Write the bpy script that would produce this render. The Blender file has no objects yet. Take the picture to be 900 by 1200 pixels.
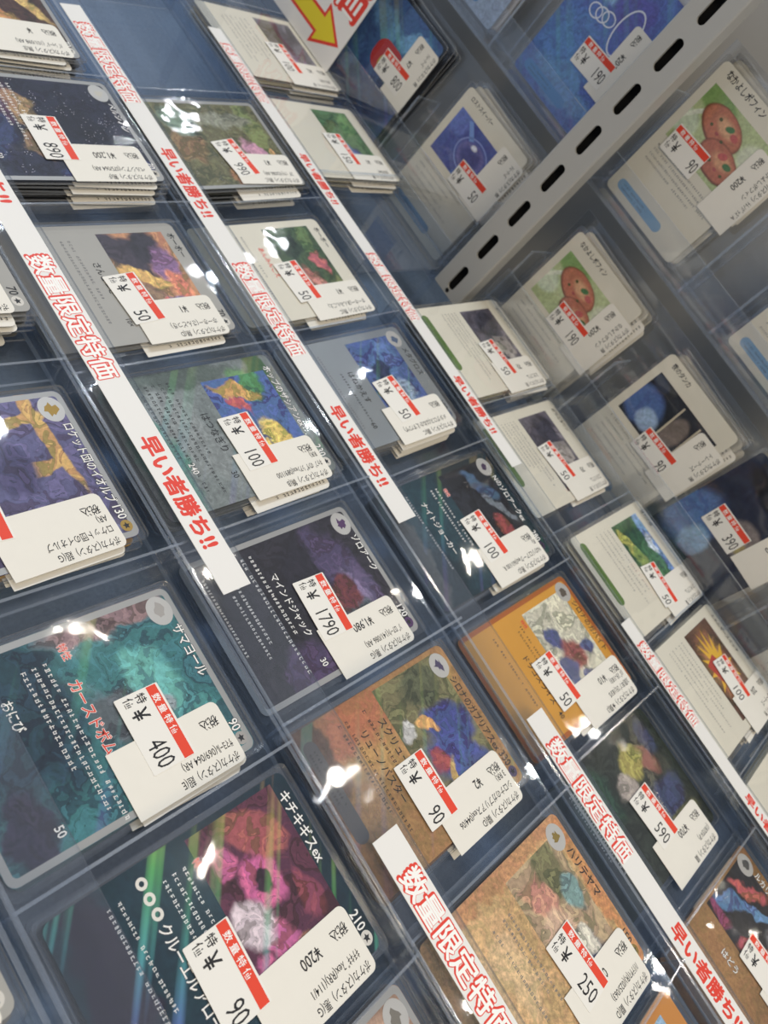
import bpy, bmesh, math, random
from mathutils import Matrix, Vector

# ------------------------------------------------------------------ camera, world, lamps, exposure
scene = bpy.context.scene
C = scene.collection
S = 0.001                                   # everything below is written in millimetres

cam_d = bpy.data.cameras.new('camera')
cam = bpy.data.objects.new('camera', cam_d); C.objects.link(cam)
RX = Vector((0.53656, 0.59909, 0.59430)); RY = Vector((0.82433, -0.22145, -0.52100)); RZ = Vector((-0.18052, 0.76944, -0.61267))
cam.matrix_world = Matrix(((RX.x, -RY.x, -RZ.x, 80.27*S), (RX.y, -RY.y, -RZ.y, -192.5*S), (RX.z, -RY.z, -RZ.z, 247.26*S), (0, 0, 0, 1)))
cam_d.sensor_fit = 'VERTICAL'; cam_d.sensor_height = 36.0; cam_d.lens = 1007.7/1200*36.0
cam_d.clip_start = 0.01; cam_d.clip_end = 30
cam_d.dof.use_dof = True; cam_d.dof.focus_distance = 0.30; cam_d.dof.aperture_fstop = 20.0
scene.camera = cam

world = bpy.data.worlds.new('shop_world'); scene.world = world; world.use_nodes = True
bg = world.node_tree.nodes['Background']; bg.inputs['Color'].default_value = (0.80, 0.87, 1.0, 1); bg.inputs['Strength'].default_value = 0.50

def lamp(name, loc, target, sx, sy, power, col):
    d = bpy.data.lights.new(name, 'AREA'); d.shape = 'RECTANGLE'; d.size = sx; d.size_y = sy; d.energy = power; d.color = col
    o = bpy.data.objects.new(name, d); C.objects.link(o); o.location = loc
    o.rotation_euler = (Vector(target)-Vector(loc)).to_track_quat('-Z', 'Y').to_euler()
    return o
lamp('ceiling_lamp_cool', (-1.4, 0.3, 2.2), (-0.2, 0.2, 0), 1.2, 0.3, 32, (0.80, 0.90, 1.0))
lamp('ceiling_lamp_warm', (0.75, -0.75, 1.6), (0.1, 0.0, 0), 1.2, 0.3, 23, (1.0, 0.83, 0.58))
for lx, ly in [(-2.6+.8*a+(.4 if b % 2 else 0), .55+.75*b) for a in range(6) for b in range(4)]:      # unseen rows of small round overhead spots, added to put glints in the plastic
    d = bpy.data.lights.new('glint_spot', 'AREA'); d.shape = 'DISK'; d.size = 0.05; d.energy = 1.0; d.color = (1.0, 0.92, 0.80) if lx > -1 else (0.9, 0.95, 1.0)
    o = bpy.data.objects.new('glint_spot', d); C.objects.link(o); o.location = (lx, ly, 2.3)

scene.view_settings.view_transform = 'Standard'; scene.view_settings.look = 'None'
scene.view_settings.gamma = 1.0; scene.view_settings.use_curve_mapping = False
scene.view_settings.exposure = -0.36
scene.cycles.transparent_max_bounces = 48
scene.cycles.max_bounces = 10
scene.cycles.caustics_reflective = False

random.seed(11)
R = math.radians

# ------------------------------------------------------------------ materials
def lin(h):
    h = h.lstrip('#'); out = []
    for i in (0, 2, 4):
        c = int(h[i:i+2], 16)/255
        out.append(c/12.92 if c <= .04045 else ((c+.055)/1.055)**2.4)
    return (*out, 1.0)
MATS = {}
def mat(name, hexc, rough=.5, metal=0., coat=0., bump=0., bscale=900, var=0.):
    if name in MATS: return MATS[name]
    m = bpy.data.materials.new(name); m.use_nodes = True; nt = m.node_tree; b = nt.nodes['Principled BSDF']
    b.inputs['Base Color'].default_value = lin(hexc); b.inputs['Roughness'].default_value = rough
    b.inputs['Metallic'].default_value = metal; b.inputs['Coat Weight'].default_value = coat
    if bump or var:
        tc = nt.nodes.new('ShaderNodeTexCoord'); n = nt.nodes.new('ShaderNodeTexNoise'); n.inputs['Scale'].default_value = bscale
        nt.links.new(tc.outputs['Object'], n.inputs['Vector'])
        if bump:
            bp = nt.nodes.new('ShaderNodeBump'); bp.inputs['Strength'].default_value = bump; bp.inputs['Distance'].default_value = .0004
            nt.links.new(n.outputs['Fac'], bp.inputs['Height']); nt.links.new(bp.outputs['Normal'], b.inputs['Normal'])
        if var:
            mx = nt.nodes.new('ShaderNodeMix'); mx.data_type = 'RGBA'
            c = lin(hexc); mx.inputs['A'].default_value = tuple(x*(1-var) for x in c[:3])+(1,); mx.inputs['B'].default_value = tuple(min(1, x*(1+var)) for x in c[:3])+(1,)
            nt.links.new(n.outputs['Fac'], mx.inputs['Factor']); nt.links.new(mx.outputs['Result'], b.inputs['Base Color'])
    MATS[name] = m; return m

def clear(name, tint, rough, f0, bump=0., bscale=40., frost=0., frostcol=(.8, .85, .9, 1)):
    """thin clear plastic: transparent sheet with a Schlick reflection (plus a little milky scatter)"""
    m = bpy.data.materials.new(name); m.use_nodes = True; nt = m.node_tree; N = nt.nodes; L = nt.links
    N.remove(N['Principled BSDF']); out = N['Material Output']
    tr = N.new('ShaderNodeBsdfTransparent'); tr.inputs['Color'].default_value = (*tint, 1)
    gl = N.new('ShaderNodeBsdfGlossy'); gl.inputs['Roughness'].default_value = rough; gl.inputs['Color'].default_value = (1, 1, 1, 1)
    lw = N.new('ShaderNodeLayerWeight'); lw.inputs['Blend'].default_value = .5
    pw = N.new('ShaderNodeMath'); pw.operation = 'POWER'; pw.inputs[1].default_value = 5; L.new(lw.outputs['Facing'], pw.inputs[0])
    ma = N.new('ShaderNodeMath'); ma.operation = 'MULTIPLY_ADD'; ma.inputs[1].default_value = 1-f0; ma.inputs[2].default_value = f0; L.new(pw.outputs[0], ma.inputs[0])
    mix = N.new('ShaderNodeMixShader'); L.new(ma.outputs[0], mix.inputs[0]); L.new(gl.outputs[0], mix.inputs[2])
    src = tr.outputs[0]
    if frost:
        df = N.new('ShaderNodeBsdfDiffuse'); df.inputs['Color'].default_value = frostcol
        m2 = N.new('ShaderNodeMixShader'); m2.inputs[0].default_value = frost; L.new(tr.outputs[0], m2.inputs[1]); L.new(df.outputs[0], m2.inputs[2]); src = m2.outputs[0]
    L.new(src, mix.inputs[1])
    if bump:
        tc = N.new('ShaderNodeTexCoord'); n = N.new('ShaderNodeTexNoise'); n.inputs['Scale'].default_value = bscale; n.inputs['Detail'].default_value = 1.5
        oi = N.new('ShaderNodeObjectInfo'); ad = N.new('ShaderNodeVectorMath'); ad.operation = 'ADD'
        L.new(tc.outputs['Object'], ad.inputs[0]); L.new(oi.outputs['Location'], ad.inputs[1]); L.new(ad.outputs[0], n.inputs['Vector'])
        bp = N.new('ShaderNodeBump'); bp.inputs['Strength'].default_value = bump; bp.inputs['Distance'].default_value = .002
        L.new(n.outputs['Fac'], bp.inputs['Height']); L.new(bp.outputs['Normal'], gl.inputs['Normal'])
    L.new(mix.outputs[0], out.inputs['Surface'])
    MATS[name] = m; return m

ACR = clear('clear_acrylic', (.95, .962, .98), .03, .05, bump=.12, bscale=12, frost=.008)
ACRB = clear('blue_tinted_acrylic', (.90, .93, .965), .03, .055, bump=.1, bscale=10, frost=.02, frostcol=(.62, .70, .80, 1))
SLV = clear('card_sleeve_plastic', (.985, .985, .985), .055, .05, bump=.55, bscale=30)
EDGE = clear('acrylic_cut_edge', (.80, .84, .90), .12, .14, frost=.2, frostcol=(.60, .66, .74, 1))
RIM = clear('sleeve_rim', (.80, .82, .84), .15, .08, frost=.28, frostcol=(.75, .76, .76, 1))
PAPER = mat('label_paper', '#e6e2d8', .6, var=.02, bscale=200)
PAPER2 = mat('sale_sticker_paper', '#e9e6df', .55)
STRIPP = mat('strip_paper', '#e8e6e2', .5, var=.015, bscale=60)
INK = mat('black_ink', '#1d1d20', .6)
GREYINK = mat('grey_ink', '#77777a', .6)
RED = mat('red_print', '#e2452c', .55)
REDS = mat('strip_red_print', '#e0402f', .5)
WHITEP = mat('white_print', '#f6f4f0', .5)
BACKS = mat('card_stock_edge', '#d8d5cc', .6)
DARKB = mat('dark_sleeve_back', '#3a3d44', .4)

def art_mat(name, base, blobs, rough=.38, metal=0., speck=0., distort=2.2, dscale=90., grain=.12, foil=0., seed=0., ill=.55, iscale=.16):
    """printed picture: soft colour patches laid out in the card's own millimetres, broken up by noise"""
    m = bpy.data.materials.new(name); m.use_nodes = True; nt = m.node_tree; N = nt.nodes; L = nt.links; b = N['Principled BSDF']
    tc = N.new('ShaderNodeTexCoord')
    mp = N.new('ShaderNodeVectorMath'); mp.operation = 'SCALE'; mp.inputs['Scale'].default_value = 1000.; L.new(tc.outputs['Object'], mp.inputs[0])
    off = N.new('ShaderNodeVectorMath'); off.operation = 'ADD'; off.inputs[1].default_value = (seed, seed*.7, 0); L.new(mp.outputs[0], off.inputs[0])
    ns = N.new('ShaderNodeTexNoise'); ns.inputs['Scale'].default_value = dscale/1000.; ns.inputs['Detail'].default_value = 4; L.new(off.outputs[0], ns.inputs['Vector'])
    sb = N.new('ShaderNodeVectorMath'); sb.operation = 'SUBTRACT'; sb.inputs[1].default_value = (.5, .5, .5); L.new(ns.outputs['Color'], sb.inputs[0])
    sc = N.new('ShaderNodeVectorMath'); sc.operation = 'SCALE'; sc.inputs['Scale'].default_value = distort*8; L.new(sb.outputs[0], sc.inputs[0])
    p = N.new('ShaderNodeVectorMath'); p.operation = 'ADD'; L.new(mp.outputs[0], p.inputs[0]); L.new(sc.outputs[0], p.inputs[1])
    col = None
    base = lin(base)
    for bl in blobs:
        x, y, rx, ry, rot, hx = bl[:6]; soft = bl[6] if len(bl) > 6 else .35
        d = N.new('ShaderNodeMapping'); d.vector_type = 'TEXTURE'; d.inputs['Location'].default_value = (x, y, 0); d.inputs['Rotation'].default_value = (0, 0, R(rot)); d.inputs['Scale'].default_value = (rx, ry, 1e4)
        L.new(p.outputs[0], d.inputs['Vector'])
        ln = N.new('ShaderNodeVectorMath'); ln.operation = 'LENGTH'; L.new(d.outputs[0], ln.inputs[0])
        mr = N.new('ShaderNodeMapRange'); mr.interpolation_type = 'SMOOTHSTEP'; mr.inputs['From Min'].default_value = 1.0; mr.inputs['From Max'].default_value = 1-soft; mr.inputs['To Min'].default_value = 0; mr.inputs['To Max'].default_value = 1
        L.new(ln.outputs['Value'], mr.inputs['Value'])
        mx = N.new('ShaderNodeMix'); mx.data_type = 'RGBA'; L.new(mr.outputs['Result'], mx.inputs['Factor'])
        if col is None: mx.inputs['A'].default_value = base
        else: L.new(col, mx.inputs['A'])
        mx.inputs['B'].default_value = lin(hx); col = mx.outputs['Result']
    if col is None:
        rg = N.new('ShaderNodeRGB'); rg.outputs[0].default_value = base; col = rg.outputs[0]
    if ill:
        # drawn shapes: irregular patches of lighter and darker ink with thin dark outlines
        p2 = N.new('ShaderNodeVectorMath'); p2.operation = 'ADD'; L.new(off.outputs[0], p2.inputs[0]); L.new(sc.outputs[0], p2.inputs[1])
        va = N.new('ShaderNodeTexNoise'); va.inputs['Scale'].default_value = iscale*.55; va.inputs['Detail'].default_value = 1.5; va.inputs['Distortion'].default_value = 1.2; L.new(p2.outputs[0], va.inputs['Vector'])
        k9 = N.new('ShaderNodeMath'); k9.operation = 'MULTIPLY'; k9.inputs[1].default_value = 11.; L.new(va.outputs['Fac'], k9.inputs[0])
        fl = N.new('ShaderNodeMath'); fl.operation = 'FLOOR'; L.new(k9.outputs[0], fl.inputs[0])
        fr = N.new('ShaderNodeMath'); fr.operation = 'FRACT'; L.new(k9.outputs[0], fr.inputs[0])
        wn = N.new('ShaderNodeTexWhiteNoise'); wn.noise_dimensions = '1D'; L.new(fl.outputs[0], wn.inputs['W'])
        sp = N.new('ShaderNodeSeparateColor'); L.new(wn.outputs['Color'], sp.inputs[0])
        m1 = N.new('ShaderNodeMapRange'); m1.inputs['To Min'].default_value = 1-ill*.75; m1.inputs['To Max'].default_value = 1+ill*.6; L.new(sp.outputs[0], m1.inputs['Value'])
        m2 = N.new('ShaderNodeMapRange'); m2.inputs['From Max'].default_value = .14; m2.inputs['To Min'].default_value = 1-ill; m2.inputs['To Max'].default_value = 1; L.new(fr.outputs[0], m2.inputs['Value'])
        mm_ = N.new('ShaderNodeMath'); mm_.operation = 'MULTIPLY'; L.new(m1.outputs['Result'], mm_.inputs[0]); L.new(m2.outputs['Result'], mm_.inputs[1])
        hv = N.new('ShaderNodeHueSaturation'); L.new(col, hv.inputs['Color']); L.new(mm_.outputs[0], hv.inputs['Value'])
        mh = N.new('ShaderNodeMapRange'); mh.inputs['To Min'].default_value = .5-.07*ill; mh.inputs['To Max'].default_value = .5+.07*ill; L.new(sp.outputs[1], mh.inputs['Value']); L.new(mh.outputs['Result'], hv.inputs['Hue'])
        hv.inputs['Saturation'].default_value = .84; col = hv.outputs['Color']
    if grain:
        n2 = N.new('ShaderNodeTexNoise'); n2.inputs['Scale'].default_value = .55; n2.inputs['Detail'].default_value = 6; n2.inputs['Roughness'].default_value = .65; L.new(off.outputs[0], n2.inputs['Vector'])
        mr = N.new('ShaderNodeMapRange'); mr.inputs['From Min'].default_value = .3; mr.inputs['From Max'].default_value = .7; mr.inputs['To Min'].default_value = 1-grain*2; mr.inputs['To Max'].default_value = 1+grain*2; L.new(n2.outputs['Fac'], mr.inputs['Value'])
        mu = N.new('ShaderNodeVectorMath'); mu.operation = 'SCALE'; L.new(col, mu.inputs[0]); L.new(mr.outputs['Result'], mu.inputs['Scale']); col = mu.outputs[0]
    if speck:
        vo = N.new('ShaderNodeTexVoronoi'); vo.inputs['Scale'].default_value = .75; L.new(off.outputs[0], vo.inputs['Vector'])
        lt = N.new('ShaderNodeMath'); lt.operation = 'LESS_THAN'; lt.inputs[1].default_value = .17; L.new(vo.outputs['Distance'], lt.inputs[0])
        n3 = N.new('ShaderNodeTexNoise'); n3.inputs['Scale'].default_value = .07; L.new(off.outputs[0], n3.inputs['Vector'])
        gt = N.new('ShaderNodeMath'); gt.operation = 'GREATER_THAN'; gt.inputs[1].default_value = .53; L.new(n3.outputs['Fac'], gt.inputs[0])
        ml = N.new('ShaderNodeMath'); ml.operation = 'MULTIPLY'; L.new(lt.outputs[0], ml.inputs[0]); L.new(gt.outputs[0], ml.inputs[1])
        m3 = N.new('ShaderNodeMath'); m3.operation = 'MULTIPLY'; m3.inputs[1].default_value = speck; L.new(ml.outputs[0], m3.inputs[0])
        mx = N.new('ShaderNodeMix'); mx.data_type = 'RGBA'; L.new(m3.outputs[0], mx.inputs['Factor']); L.new(col, mx.inputs['A']); mx.inputs['B'].default_value = (.75, .72, .8, 1); col = mx.outputs['Result']
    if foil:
        # holographic foil: its rainbow reflection painted into the base colour as slanted bands
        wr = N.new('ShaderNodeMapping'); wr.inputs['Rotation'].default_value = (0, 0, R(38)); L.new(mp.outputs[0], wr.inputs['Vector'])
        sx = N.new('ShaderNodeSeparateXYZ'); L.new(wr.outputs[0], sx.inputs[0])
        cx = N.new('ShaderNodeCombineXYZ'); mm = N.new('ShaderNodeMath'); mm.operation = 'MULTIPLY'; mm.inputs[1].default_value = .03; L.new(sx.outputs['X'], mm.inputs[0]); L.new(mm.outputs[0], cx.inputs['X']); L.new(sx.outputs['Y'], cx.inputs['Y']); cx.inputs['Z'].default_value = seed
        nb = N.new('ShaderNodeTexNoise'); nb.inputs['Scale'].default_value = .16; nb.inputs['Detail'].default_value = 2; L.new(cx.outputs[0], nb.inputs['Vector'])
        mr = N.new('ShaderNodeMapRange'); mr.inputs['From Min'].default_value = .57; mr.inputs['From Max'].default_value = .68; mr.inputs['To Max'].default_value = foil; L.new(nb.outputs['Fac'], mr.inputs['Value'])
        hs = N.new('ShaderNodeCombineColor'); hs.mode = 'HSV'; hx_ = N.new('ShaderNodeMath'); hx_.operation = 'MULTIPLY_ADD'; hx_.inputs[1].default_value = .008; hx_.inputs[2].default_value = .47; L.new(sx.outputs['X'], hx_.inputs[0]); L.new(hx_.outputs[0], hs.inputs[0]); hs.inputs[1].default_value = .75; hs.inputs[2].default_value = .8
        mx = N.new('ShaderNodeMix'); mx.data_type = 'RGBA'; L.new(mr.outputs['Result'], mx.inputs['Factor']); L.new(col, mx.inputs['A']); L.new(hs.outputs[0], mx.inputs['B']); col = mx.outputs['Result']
    L.new(col, b.inputs['Base Color'])
    b.inputs['Roughness'].default_value = rough; b.inputs['Metallic'].default_value = metal
    return m

# ------------------------------------------------------------------ mesh helpers (all in mm)
def rrect(x0, y0, x1, y1, r=0., seg=4, corners=(1, 1, 1, 1)):
    """outline, counter-clockwise; corners: bl, br, tr, tl rounded?"""
    pts = []
    for (cx, cy, a0, px, py, k) in ((x0+r, y0+r, 180, x0, y0, 0), (x1-r, y0+r, 270, x1, y0, 1), (x1-r, y1-r, 0, x1, y1, 2), (x0+r, y1-r, 90, x0, y1, 3)):
        if r and corners[k]:
            for i in range(seg+1):
                a = R(a0+90*i/seg); pts.append((cx+r*math.cos(a), cy+r*math.sin(a)))
        else: pts.append((px, py))
    return pts
def slab(bm, pts, z0, z1, side=0, top=0, bottom=True):
    lo = [bm.verts.new((x*S, y*S, z0*S)) for x, y in pts]; hi = [bm.verts.new((x*S, y*S, z1*S)) for x, y in pts]
    f = bm.faces.new(hi); f.material_index = top
    if bottom: f = bm.faces.new(lo[::-1]); f.material_index = top
    n = len(pts)
    for i in range(n):
        f = bm.faces.new((lo[i], lo[(i+1) % n], hi[(i+1) % n], hi[i])); f.material_index = side
def flat(bm, pts, z):
    bm.faces.new([bm.verts.new((x*S, y*S, z*S)) for x, y in pts])
def box(bm, x0, y0, z0, x1, y1, z1, thin=None):
    """thin = axis across the sheet; its four other faces are cut edges (material 1)"""
    v = [bm.verts.new((x*S, y*S, z*S)) for x in (x0, x1) for y in (y0, y1) for z in (z0, z1)]
    for ax, q in ((0, (0, 1, 3, 2)), (0, (4, 6, 7, 5)), (1, (0, 4, 5, 1)), (1, (2, 3, 7, 6)), (2, (0, 2, 6, 4)), (2, (1, 5, 7, 3))):
        f = bm.faces.new([v[i] for i in q]); f.material_index = 0 if (thin is None or ax == thin) else 1
def done(bm, name, mats):
    me = bpy.data.meshes.new(name); bm.to_mesh(me); bm.free()
    for m in (mats if isinstance(mats, (list, tuple)) else [mats]): me.materials.append(m)
    return me
def put(name, me, parent=None, loc=None, rotz=0):
    o = bpy.data.objects.new(name, me); C.objects.link(o)
    if parent: o.parent = parent
    if loc: o.location = [c*S for c in loc]
    if rotz: o.rotation_euler = (0, 0, rotz)
    return o
def empty(name, mw, label, cat, group=None):
    o = bpy.data.objects.new(name, None); C.objects.link(o); o.matrix_world = mw; o.empty_display_size = .01
    o['label'] = label; o['category'] = cat
    if group: o['group'] = group
    return o

TXT = {}
def text_mesh(body, size, m, align='LEFT', bold=0., xs=1., maxw=None):
    key = (body, size, m.name, align, bold, xs, maxw)
    if key in TXT: return TXT[key]
    cu = bpy.data.curves.new('print', 'FONT'); cu.body = body; cu.size = size*S; cu.align_x = align; cu.resolution_u = 2; cu.fill_mode = 'FRONT'
    if bold <= .015: cu.offset = bold*size*S
    o = bpy.data.objects.new('print_tmp', cu); C.objects.link(o)
    bpy.context.view_layer.update()
    me = bpy.data.meshes.new_from_object(o.evaluated_get(bpy.context.evaluated_depsgraph_get()))
    bpy.data.objects.remove(o)
    if bold > .015:                          # heavy letters: the same glyphs laid over each other in a small ring
        src = [v.co.copy() for v in me.vertices]; fs = [tuple(p.vertices) for p in me.polygons]; vs = []; ff = []
        k_ = 10 if bold > .05 else 6
        for q in range(k_+1):
            dx, dy = (0, 0) if q == k_ else (bold*size*S*math.cos(2*math.pi*q/k_), bold*size*S*math.sin(2*math.pi*q/k_))
            b0 = len(vs); vs += [(c.x+dx, c.y+dy, q*2e-7) for c in src]; ff += [tuple(i+b0 for i in f) for f in fs]
        me = bpy.data.meshes.new('print'); me.from_pydata(vs, [], ff)
    xsv = [v.co.x for v in me.vertices] or [0]
    w = max(xsv)-min(xsv)
    k = xs
    if maxw and w*k > maxw*S: k = maxw*S/w
    for v in me.vertices: v.co.x *= k
    me.materials.clear(); me.materials.append(m); TXT[key] = me
    return me

# ------------------------------------------------------------------ frames of the rows (y, z, tilt)
ROWS = {-1: (-205., 2.3, 0.), 0: (-102.2, 2.3, 0.0), 1: (0., 0., 5.05), 2: (111.4, -4.8, 7.8), 3: (211.6, 10.7, 2.83), 4: (309., 2.0, 88.), 5: (328., 113., 91.5)}
def frame(j, x=0, v=0, h=0):
    y, z, t = ROWS[j]
    return Matrix.Translation((0, y*S, z*S)) @ Matrix.Rotation(R(t), 4, 'X') @ Matrix.Translation((x*S, v*S, h*S))

# ------------------------------------------------------------------ the setting
TABLE_Z = -34.
def struct(name, bm, m, label=None):
    o = put(name, done(bm, name, m)); o['kind'] = 'structure'
    if label: o['label'] = label
    return o
tb = art_mat('blue_grey_shelf', '#8293a8', [], rough=.22, grain=.08, dscale=8, ill=0)
bm = bmesh.new(); box(bm, -900, -500, TABLE_Z-12, 700, 372, TABLE_Z); struct('floor', bm, tb, 'blue grey shelf surface under the clear trays')
wallm = mat('grey_wall_panel', '#a9a7a2', .45, var=.05, bscale=6)
bm = bmesh.new(); box(bm, -900, 372, TABLE_Z-12, 700, 384, 252); struct('wall_back', bm, wallm, 'grey metal back panel of the display case')

# ------------------------------------------------------------------ clear trays
def part(parent, name, args, thin, mats=(ACR, EDGE)):
    bm = bmesh.new(); box(bm, *args, thin=thin); return put(name, done(bm, name, mats), parent)
def tray(j, x0, x1, dividers, vf, vb, hf, flange, label, group='clear card trays', fth=1.1, back_h=9.):
    t = empty('card_tray', frame(j), label, 'tray', group)
    part(t, 'floor_panel', (x0, vf, -2.0, x1, vb, -.1), 2, (ACRB, EDGE))
    part(t, 'front_wall', (x0, vf-1.6, -2.0, x1, vf, hf), 1, (ACRB, EDGE))
    part(t, 'front_flange', (x0, vf-1.6, hf, x1, flange, hf+fth), 2)
    part(t, 'back_wall', (x0, vb, -2.0, x1, vb+1.6, back_h), 1, (ACRB, EDGE))
    for x in dividers: part(t, 'divider', (x-.5, vf+.05, 0, x+.5, vb-.05, hf-1.2 if hf > 12 else hf-.4), 0)
    z = ROWS[j][1]
    for x in (x0+2, (x0+x1)/2, x1-2):
        for v in (vf+4, vb-6):
            drop = ROWS[j][1]+v*math.sin(R(ROWS[j][2]))-2-TABLE_Z
            part(t, 'foot', (x-2, v-2, -2-drop/math.cos(R(ROWS[j][2])), x+2, v+2, -2.0), None)
    return t
P = 77.
tray(-1, -130, 200, [-50, 26, 102], -5, 94, 14., 15., 'clear acrylic tray at the very bottom left, mostly out of view')
tray(0, -330, 330, [-315, -238, -163, -85, -3, 75, 152, 230], -5, 94, 14., 15., 'nearest clear acrylic tray, holding the teal and rainbow foil cards')
tray(1, -480, 330, [-397, -321, -242, -162, -80, -4, 69, 149, 226, 303], -5, 98, 14., 15., 'clear acrylic tray with the dark purple card and the orange cards')
tray(2, -480, 330, [-414, -338, -254, -174, -92, -5, 71, 148, 227, 305], -5, 92, 14., 14.5, 'clear acrylic tray behind the second row, with the dark green packet card')
tray(3, -520, -128, [-430, -342, -264, -196], -9, 86, 10., 5., 'short clear tray left of the slotted post, partly empty', fth=.6)
tray(3, -99, 330, [-25, 56, 129, 207, 285], -9, 86, 10., 5., 'clear tray of cream cards right of the slotted post', fth=.6)

def rack(j, x0, x1, dividers, lip, label, depth=15.):
    t = empty('card_rack', frame(j), label, 'rack', 'upright clear racks on the back panel')
    part(t, 'back_panel', (x0, -3, -12, x1, 96, -10.4), 2)
    part(t, 'base_panel', (x0, -3, -10.3, x1, -1, depth), 1)
    part(t, 'front_lip', (x0, -3, depth, x1, lip, depth+1.6), 2)
    for x in dividers: part(t, 'divider', (x-.8, -.9, -10.3, x+.8, 62, depth-.05), 0)
    return t
rack(4, -520, -130, [-400, -314, -222, -134], 44, 'lower clear rack left of the slotted post')
rack(4, -98, 330, [-95, -10, 152, 250], 44, 'lower clear rack right of the slotted post')
rack(5, -520, -130, [-300, -215, -134], 20, 'upper clear rack left of the slotted post')
rack(5, -112, 330, [-109, -22, 8, 95, 180], 20, 'upper clear rack right of the slotted post')

# ------------------------------------------------------------------ slotted metal post
postm = mat('post_grey_paint', '#b3b2ad', .42, .1, bump=.05, bscale=1500)
slotm = mat('slot_dark', '#08080a', .9)
def post():
    x, y = -112.5, 281.7; w, dpt = 12., 11.
    t = empty('slotted_post', Matrix.Translation((x*S, y*S, 0)), 'grey painted metal post with a row of dark slots', 'post')
    z0, z1, z_first, pitch, sl, sw = 8., 275., 21.3, 27.5, 9.2, 2.8
    # front face with real holes, built as a strip of quads around each slot
    bm = bmesh.new(); zs = []
    k = 0
    def vert(xx, yy, zz): return bm.verts.new((xx*S, yy*S, zz*S))
    cells = []; z = z_first
    edges = [z0]
    n = int((z1-z_first)/pitch)
    for i in range(n): edges.append(z_first+pitch*(i+.5))
    for i in range(n):
        a, b = edges[i], edges[i+1]; zc = z_first+pitch*i
        ring = []
        for s in range(24):
            ang = 2*math.pi*s/24; cx, cz = math.cos(ang)*sw, math.sin(ang)*sw
            cz += (sl-sw) if math.sin(ang) > 1e-6 else -(sl-sw) if math.sin(ang) < -1e-6 else 0
            ring.append((cx, zc+cz))
        outer = []
        for (rx, rz) in ring:
            dx, dz = rx/sw, (rz-zc)/sl; m_ = max(abs(dx), abs(dz)); dx /= m_; dz /= m_
            if abs(dx) > .9 and abs(dz) > .9: dx, dz = math.copysign(1, dx), math.copysign(1, dz)
            outer.append((dx*(w-1.2), zc+dz*((b-zc) if dz > 0 else (zc-a))))
        iv = [vert(p[0], 0, p[1]) for p in ring]; iv2 = [vert(p[0], 1.6, p[1]) for p in ring]; ov = [vert(p[0], 0, p[1]) for p in outer]
        for s in range(24):
            s2 = (s+1) % 24
            bm.faces.new((ov[s], ov[s2], iv[s2], iv[s])); bm.faces.new((iv[s], iv[s2], iv2[s2], iv2[s]))
    put('face', done(bm, 'face', postm), t)
    for sgn in (-1, 1):
        bm = bmesh.new(); prof = [(w-1.2, 0), (w-.6, .15), (w-.15, .6), (w, 1.2), (w, dpt), (w-1.6, dpt), (w-1.6, 1.6)]
        a = [vert(sgn*px, py, z0) for px, py in prof]; b = [vert(sgn*px, py, edges[-1]) for px, py in prof]
        for i in range(len(prof)):
            i2 = (i+1) % len(prof); bm.faces.new((a[i], a[i2], b[i2], b[i]))
        bm.faces.new(a); put('side', done(bm, 'side', postm), t)
    bm = bmesh.new(); box(bm, -w+1.7, 7, z0, w-1.7, 8, edges[-1]); put('channel_back', done(bm, 'channel_back', slotm), t)
    bm = bmesh.new(); flat(bm, [(1.5*math.cos(i*math.pi/8), 1.5*math.sin(i*math.pi/8)) for i in range(16)], 0); o = put('screw_hole', done(bm, 'screw_hole', slotm), t, (0, -.05, 10.6)); o.rotation_euler = (R(90), 0, 0)
    return t
post()

# ------------------------------------------------------------------ promotional strips
def strip(j, xs, length, hf, v0, w, label):
    t = empty('promo_strip', frame(j, xs, v0, hf), label, 'paper strip', 'red and white sale strips')
    bm = bmesh.new(); slab(bm, rrect(0, 0, length, w), 0, .25); put('paper', done(bm, 'paper', STRIPP), t)
    x = 0
    for a, kind in ((13, 0), (101, 1), (176, 0), (263, 1)):
        if a+58 > length: break
        if kind == 0:
            o = put('outlined_lettering', text_mesh('数量限定特価', w*.82, REDS, bold=.075, maxw=61), t, (a, w*.18, .29))
            put('lettering_fill', text_mesh('数量限定特価', w*.82, WHITEP, bold=.022, maxw=59.6), o, (.5, 0, .05))
        else:
            put('lettering', text_mesh('早い者勝ち!!', w*.72, REDS, bold=.04, maxw=50), t, (a, w*.24, .29))
    return t
strip(1, -310, 330, 15.15, -.3, 12.4, 'long sale strip on the tray lip ending above the dark purple card')
strip(1, 117, 200, 15.15, -.3, 12.4, 'sale strip starting beside the golden orange foil card at bottom centre')
strip(2, -310, 328, 15.15, .3, 11.6, 'long sale strip crossing from the top left to the centre')
strip(2, 120, 200, 15.15, 0, 11.6, 'sale strip between the orange bottom card and the dark green packet card')
strip(3, -308, 323, 10.65, -7.4, 9.8, 'long sale strip passing below the slotted post to the cream ruin cards')
strip(3, 113, 200, 10.65, -7.4, 9.8, 'sale strip under the yellow burst card at right')

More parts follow.
